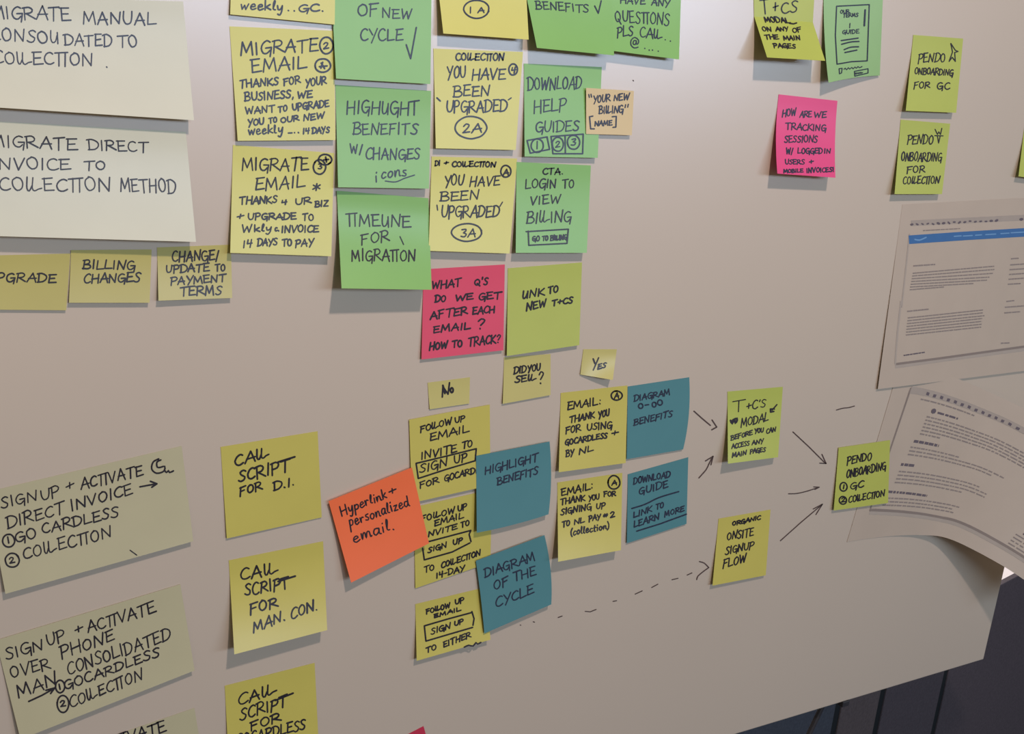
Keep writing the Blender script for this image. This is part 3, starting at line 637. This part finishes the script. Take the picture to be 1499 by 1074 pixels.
note(SN, [(1227.7, 655), (1303, 644), (1300, 736), (1220.5, 747)], 'olive', 'lime green onboarding note overlapping the curled printed page', lift=(3, 3), layer=2, z='V4', wid=2.1, group=GL_, items=[
    ('L', ('PENDO', 685, 622, 910, 582, 72)), ('L', ('ONBOARDING', 680, 748, 1040, 668, 75)), ('O', 655, 827, 33, 40), ('L', ('1', 646, 848, 664, 845, 42)), ('L', ('GC', 715, 850, 838, 828, 65)),
    ('O', 650, 950, 33, 36), ('L', ('2', 632, 970, 668, 965, 40)), ('L', ('COLLECTION', 700, 975, 1028, 912, 62))])
note(SN, [(1102, -62), (1195, -58), (1208, 89), (1123, 84)], 'lime', 'lime green note folded across and sticking out, at the picture top', lift=(21, 21), z='Q2', wid=2.2, group=GL_, kink=(.60, (1104, 24), (1190, 33)), items=[
    ('L', ('T', 225, 168, 330, 168, 200), ('+', 375, 165, 440, 160, 160), ('CS', 480, 178, 692, 158, 155)), ('L', ('MODAL', 272, 288, 600, 302, 72)), ('P', [(590, 305), (640, 312), (682, 300)]),
    ('L', ('ON', 238, 402, 355, 412, 58), ('ANY', 412, 408, 580, 402, 55), ('OF', 635, 428, 748, 408, 58)), ('L', ('THE', 275, 512, 448, 512, 58), ('MAIN', 515, 525, 735, 522, 58)), ('L', ('PAGES', 385, 622, 675, 632, 58))])
note(SN, [(1206, -36), (1294, -42), (1288, 110.5), (1213, 121)], 'sketch', 'green note with a phone screen sketch, at the picture top', lift=(13, 2), z='Q1', wid=1.5, ink=INKB, bow=(0, -3, -2), items=[
    ('P', [(370, 75), (765, 55), (752, 400), (740, 735), (550, 745), (375, 775), (355, 430), (370, 75)], 1.8), ('L', ('OUR', 415, 165, 525, 155, 45)), ('L', ('TERMS', 448, 208, 628, 200, 45)), ('L', ('1', 515, 340, 545, 335, 60)), ('L', ('GUIDE', 440, 412, 642, 402, 48)),
    ('P', [(425, 490), (630, 460)], 2), ('S', [(430, 535), (540, 507), (640, 500)], 2), ('S', [(460, 600), (540, 570), (635, 565)], 2), ('P', [(470, 635), (615, 605)], 2), ('P', [(715, 120), (705, 310)], 2.6),
    ('P', [(400, 830), (437, 825), (430, 880), (405, 892), (400, 830)]), ('L', ('~', 460, 850, 672, 820, 32)), ('P', [(585, 862), (750, 830), (750, 882), (590, 920), (585, 862)]), ('L', ('~', 592, 908, 690, 890, 38))])
note(SN, [(1140, 138), (1226, 147.5), (1223, 260), (1138, 254)], 'magenta', 'deep pink note about tracking, alone on the bare board', lift=(15, 14), z='Y4', wid=1.9, ink=INKB, bow=(-2, -3, 0), items=[
    ('L', ('HOW', 302, 345, 440, 325, 78), ('ARE', 475, 345, 590, 345, 60), ('WE', 615, 350, 735, 348, 62)), ('L', ('TRACKING', 338, 465, 732, 482, 64)), ('L', ('SESSIONS', 325, 595, 648, 592, 70)),
    ('L', ('W/', 342, 705, 408, 710, 65), ('LOGGED', 455, 702, 700, 702, 55), ('IN', 715, 700, 780, 700, 48)), ('L', ('USERS', 332, 808, 522, 808, 48), ('+', 570, 808, 612, 805, 50)), ('L', ('MOBILE', 318, 892, 508, 888, 36), ('INVOICES!', 542, 892, 812, 880, 48))])
note(SN, [(1337, 51), (1410, 56.5), (1399.7, 165), (1326, 162)], 'lime', 'lime green onboarding note for the initials, upper of two', lift=(8, 7), z='Y2', wid=1.9, group=GL_, items=[
    ('L', ('PENDO', 385, 445, 668, 432, 98)), ('P', [(712, 428), (748, 330), (730, 240), (778, 312), (806, 324), (770, 335), (778, 428), (745, 385), (712, 428)], 1.6), ('L', ('ONBOARDING', 350, 558, 748, 580, 70)), ('L', ('FOR', 340, 718, 508, 705, 72), ('GC', 582, 722, 718, 722, 70))])
note(SN, [(1318.6, 175), (1391, 181), (1379, 284), (1309.6, 284)], 'lime', 'lime green onboarding note for collection, lower of two', lift=(8, 7), z='Y3', wid=1.9, group=GL_, items=[
    ('L', ('PENDO', 272, 362, 540, 362, 98)), ('P', [(562, 275), (648, 278)], 1.6), ('P', [(565, 208), (590, 262), (604, 235), (622, 262), (636, 198)], 1.5), ('P', [(590, 280), (602, 352), (618, 282)], 1.5), ('L', ('ONBOARDING', 208, 542, 628, 545, 95)), ('L', ('FOR', 268, 668, 458, 662, 74)), ('L', ('COLLECTION', 228, 788, 605, 772, 80))])
note(SN, [(1500, 183), (1570, 190), (1560, 268), (1491, 258)], 'lime', 'lime green note of which a thin strip shows at the picture side', lift=(7, 6), z='Y3', group=GL_, items=[])


# ------------------------------------------------------------------ the printed pages
def words_on(vs, fs, a, b, wid, surf, rng, mapf=None, lo=5, hi=16):
    """a line of small print: word-long dashes between a and b"""
    L = math.dist(a, b); x = 0.0
    sc = 1.0 if mapf is None else 1.0
    while x < L:
        wl = rng.uniform(lo, hi); e = min(L, x + wl)
        p = (a[0] + (b[0] - a[0]) * x / L, a[1] + (b[1] - a[1]) * x / L); q = (a[0] + (b[0] - a[0]) * e / L, a[1] + (b[1] - a[1]) * e / L)
        ribbon(vs, fs, [p, q], wid, surf, cap=False, step=5)
        x = e + rng.uniform(1.0, 1.8) * (lo / 5)


rng = random.Random(7)
p1 = Sheet([(1321, 299), (1650, 281), (1632, 526), (1285, 569.5)], (0.003, 0.004), 0.0002)
o1 = at(1485, 290)
pg = empty('printed_page', o1, 'printed page with a blue header bar stuck flat on the board', 'printed page', 'printed pages on the board')
p1.build(PM['white'], pg, o1)


class Over:
    """the same surface a hair further out, so that print can lie on print"""
    def __init__(s, sh, e): s.sh, s.e = sh, e
    def on(s, x, y): return s.sh.on(x, y, s.e)


def strip1(name, z, lines, wid, m, e=0.00025):
    vs, fs = [], []; ov = Over(p1, e)
    for l in lines: ribbon(vs, fs, [zp(z, *q) for q in l], wid, ov.on, cap=False, step=8)
    mesh(name, vs, fs, m, pg, False, o1)


def para1(z, lines, wid, m):
    vs, fs = [], []; ov = Over(p1, 0.00025)
    for a, b in lines: words_on(vs, fs, zp(z, *a), zp(z, *b), wid, ov.on, rng, lo=2.5, hi=9)
    mesh('printed_lettering', vs, fs, m, pg, False, o1)


strip1('printed_border', 'Y5', [[(352, 350), (340, 480), (275, 1074)]], 2.2, SH2, 0.0002)
strip1('printed_border', 'Y6', [[(270, 70), (235, 380), (212, 690)]], 2.6, SH2, 0.0002)
strip1('printed_border', 'Y6', [[(212, 712), (640, 652), (1250, 572), (2000, 478)]], 6.0, SH2, 0.00015)
strip1('printed_border', 'Y6', [[(218, 690), (640, 635), (1250, 550), (2000, 448)]], 3.4, SH1, 0.0002)
strip1('toolbar', 'Y5', [[(370, 245), (1477, 190), (2000, 166)]], 8.0, TOOL, 0.0002)
vs, fs = [], []
ov = Over(p1, 0.00035)
for i in range(17):
    x = 375 + i * 52; y = 262 - (x - 375) * .052
    ribbon(vs, fs, [zp('Y5', x - 6, y + rng.uniform(-8, 8)), zp('Y5', x + 8, y + rng.uniform(-8, 8))], rng.uniform(2, 3.4), ov.on)
ribbon(vs, fs, [zp('Y5', 1445, 208), zp('Y5', 1458, 206)], 4, ov.on)
mesh('toolbar_icons', vs, fs, PRINTD, pg, False, o1)
para1('Y5', [((485, 318), (850, 298))], 1.5, PRINT)
strip1('header_bar', 'Y5', [[(346, 408), (900, 370), (1477, 336), (2000, 306)]], 12.6, BAR)
vs, fs = [], []
ribbon(vs, fs, [zp('Y5', 405, 405), zp('Y5', 450, 412), zp('Y5', 515, 385)], 2, ov.on, True)
for a, b in (((790, 375), (860, 370)), ((880, 372), (970, 366)), ((1000, 364), (1060, 360)), ((1100, 358), (1200, 352)), ((1250, 348), (1330, 343)), ((1350, 340), (1477, 333))):
    ribbon(vs, fs, [zp('Y5', *a), zp('Y5', *b)], 1.6, ov.on)
mesh('header_lettering', vs, fs, BARL, pg, False, o1)
para1('Y5', [((390, 665), (605, 650))], 2.0, PRINT)
para1('Y5', [((385 - 5 * i, 737 + 27 * i), ((1185, 1190, 1180, 1150, 1130, 1000, 715)[i] - 4 * i, (668, 700, 738, 775, 805, 838, 872)[i])) for i in range(7)], 1.7, PRINT)
para1('Y5', [((1350, 595), (1425, 590))] + [((1342 - 5 * i, 655 + 47 * i), (1700, 632 + 46 * i)) for i in range(4)] + [((1320, 845), (1445, 838))], 1.9, PRINT)
para1('Y6', [((330, 172), (540, 150))], 2.0, PRINT)
para1('Y6', [((335 - 3 * i, 236 + 28 * i), (1075 + 20 * (i == 2) - 3 * i, 158 + 28 * i)) for i in range(7)], 1.7, PRINT)
para1('Y6', [((1305, 75), (1382, 65)), ((1290, 132), (1700, 100)), ((1285, 187), (1440, 175)), ((1250, 485), (1335, 481))], 1.9, PRINT)
para1('Y6', [((295, 605), (505, 573))], 1.8, PRINTD)

TOPC = [(1317, 534), (1361, 541), (1407, 556), (1453, 576), (1499, 598), (1562, 635), (1640, 690), (1720, 760)]
BOTC = [(1240, 793), (1272, 788), (1310, 784), (1349, 783), (1385, 787), (1430, 807), (1490, 842), (1560, 895)]
HT = [0, 1, 6, 16, 31, 52, 80, 112]
HB = [0, 0, 1, 5, 15, 33, 60, 92]


def crv(P, t):
    n = len(P) - 1; t = min(max(t * n, 0), n - 1e-6); i = int(t); f = t - i
    g = lambda j: P[min(max(j, 0), n)] if 0 <= j <= n else (tuple(2 * a - b for a, b in zip(P[0], P[1])) if j < 0 else tuple(2 * a - b for a, b in zip(P[n], P[n - 1])))
    a, b, c, d = g(i - 1), g(i), g(i + 1), g(i + 2)
    return tuple(0.5 * (2 * b[k] + (c[k] - a[k]) * f + (2 * a[k] - 5 * b[k] + 4 * c[k] - d[k]) * f * f + (3 * b[k] - a[k] - 3 * c[k] + d[k]) * f ** 3) for k in range(len(b)))


TC = [(p[0], p[1], h) for p, h in zip(TOPC, HT)]; BC = [(p[0], p[1], h) for p, h in zip(BOTC, HB)]


def s2(u, v, eps=0.0):
    a = crv(TC, u); b = crv(BC, u)
    x = a[0] + (b[0] - a[0]) * v; y = a[1] + (b[1] - a[1]) * v; h = a[2] + (b[2] - a[2]) * v
    return at(x, y, 0.0005 + max(0, h) / 1000 + eps)


def n2(u, v, e):
    """out of the curled page along its own normal"""
    p = s2(u, v); du = s2(u + .01, v) - p; dv = s2(u, v + .01) - p
    return p + dv.cross(du).normalized() * (-e if dv.cross(du).y > 0 else e)


o2 = at(1400, 545)
pg2 = empty('printed_page', o2, 'printed text page curling far off the board, below the header bar page', 'printed page', 'printed pages on the board')
NU, NV = 56, 14
vs = [s2(i / NU, j / NV) for j in range(NV + 1) for i in range(NU + 1)]
fs = [(j * (NU + 1) + i, (j + 1) * (NU + 1) + i, (j + 1) * (NU + 1) + i + 1, j * (NU + 1) + i + 1) for j in range(NV) for i in range(NU)]
po = mesh('paper', vs, fs, PM['white'], pg2, True, o2)
paper_edge(po)


def line2(vs, fs, u0, u1, v0, v1, hw, e=0.0003, words=False, wl=(.008, .03), cross=False):
    def seg(ua, ub):
        n = max(1, int((ub - ua) / .012)); b = len(vs)
        for i in range(n + 1):
            u = ua + (ub - ua) * i / n; v = v0 + (v1 - v0) * ((u - u0) / ((u1 - u0) or 1))
            vs.append(n2(u, v - hw, e)); vs.append(n2(u, v + hw, e))
        for i in range(n): k = b + 2 * i; fs.append((k, k + 1, k + 3, k + 2))
    if not words: return seg(u0, u1)
    x = u0
    while x < u1:
        w_ = rng.uniform(*wl); seg(x, min(u1, x + w_)); x += w_ + rng.uniform(.003, .006)


def put2(name, specs, m, **kw):
    vs, fs = [], []
    for s in specs: line2(vs, fs, *s, **kw)
    mesh(name, vs, fs, m, pg2, False, o2)


vs, fs = [], []
N = 16
for j in range(N + 1):
    v = .118 + (.83 - .118) * j / N; vs.append(n2(.082, v, .00025)); vs.append(n2(.090, v, .00025))
for j in range(N): k = 2 * j; fs.append((k, k + 2, k + 3, k + 1))
mesh('printed_border', vs, fs, SH1, pg2, False, o2)
put2('toolbar', [(.088, 1, .130, .130, .020)], TOOL, e=.00025)
put2('toolbar_icons', [(.165 + i * .032, .178 + i * .032, .133 + .004 * (i % 2), .135, .009) for i in range(25)], PRINTD, e=.0004)
put2('printed_border', [(.086, .5, .826, .868, .008), (.5, 1, .868, .872, .009)], SH1, e=.0003)
put2('printed_border', [(.088, .5, .842, .888, .011), (.5, 1, .888, .893, .013)], SH2, e=.0002)
put2('printed_lettering', [(.15, .40, .172, .172, .004)], PRINT, words=True)
vs, fs = [], []
b = n2(.225, .222, .0004)
ring = [n2(.225 + .011 * math.cos(a * .7854), .222 + .016 * math.sin(a * .7854), .0004) for a in range(8)]
mesh('printed_bullet', [b] + ring, [(0, i + 1, (i + 1) % 8 + 1) for i in range(8)], PRINTD, pg2, False, o2)
put2('printed_heading', [(.245, .34, .225, .225, .006)], PRINTD, words=True)
put2('printed_lettering', [(.205, (.70, .71, .69, .68, .69, .30)[i], .262 + .021 * i, .262 + .021 * i, .0042) for i in range(6)], PRINT, words=True)
put2('printed_heading', [(.19, .31, .415, .415, .008)], PRINTD, words=True)
put2('printed_lettering', [(.185, .42, .452, .452, .0042), (.185, .64, .474, .474, .0042), (.185, .60, .496, .496, .0042)], PRINT, words=True)
put2('printed_heading', [(.17, .235, .558, .558, .008)], PRINTD, words=True)
put2('printed_lettering', [(.172, (.58, .62, .62, .52)[i], .600 + .022 * i, .600 + .024 * i, .0042) for i in range(4)], PRINT, words=True)
put2('printed_heading', [(.155, .36, .722, .735, .007)], PRINTD, words=True)
put2('printed_lettering', [(.152, (.55, .52, .54)[i], .760 + .021 * i, .775 + .023 * i, .0042) for i in range(3)], PRINT, words=True)
put2('printed_lettering', [(.80, 1, .60 + .024 * i, .60 + .024 * i, .0045) for i in range(4)], PRINT, words=True)
put2('printed_heading', [(.79, .93, .735, .735, .007), (.80, .95, .575, .575, .007)], PRINTD, words=True)
put2('printed_lettering', [(.775, 1, .765 + .026 * i, .765 + .026 * i, .0045) for i in range(4)], PRINT, words=True)
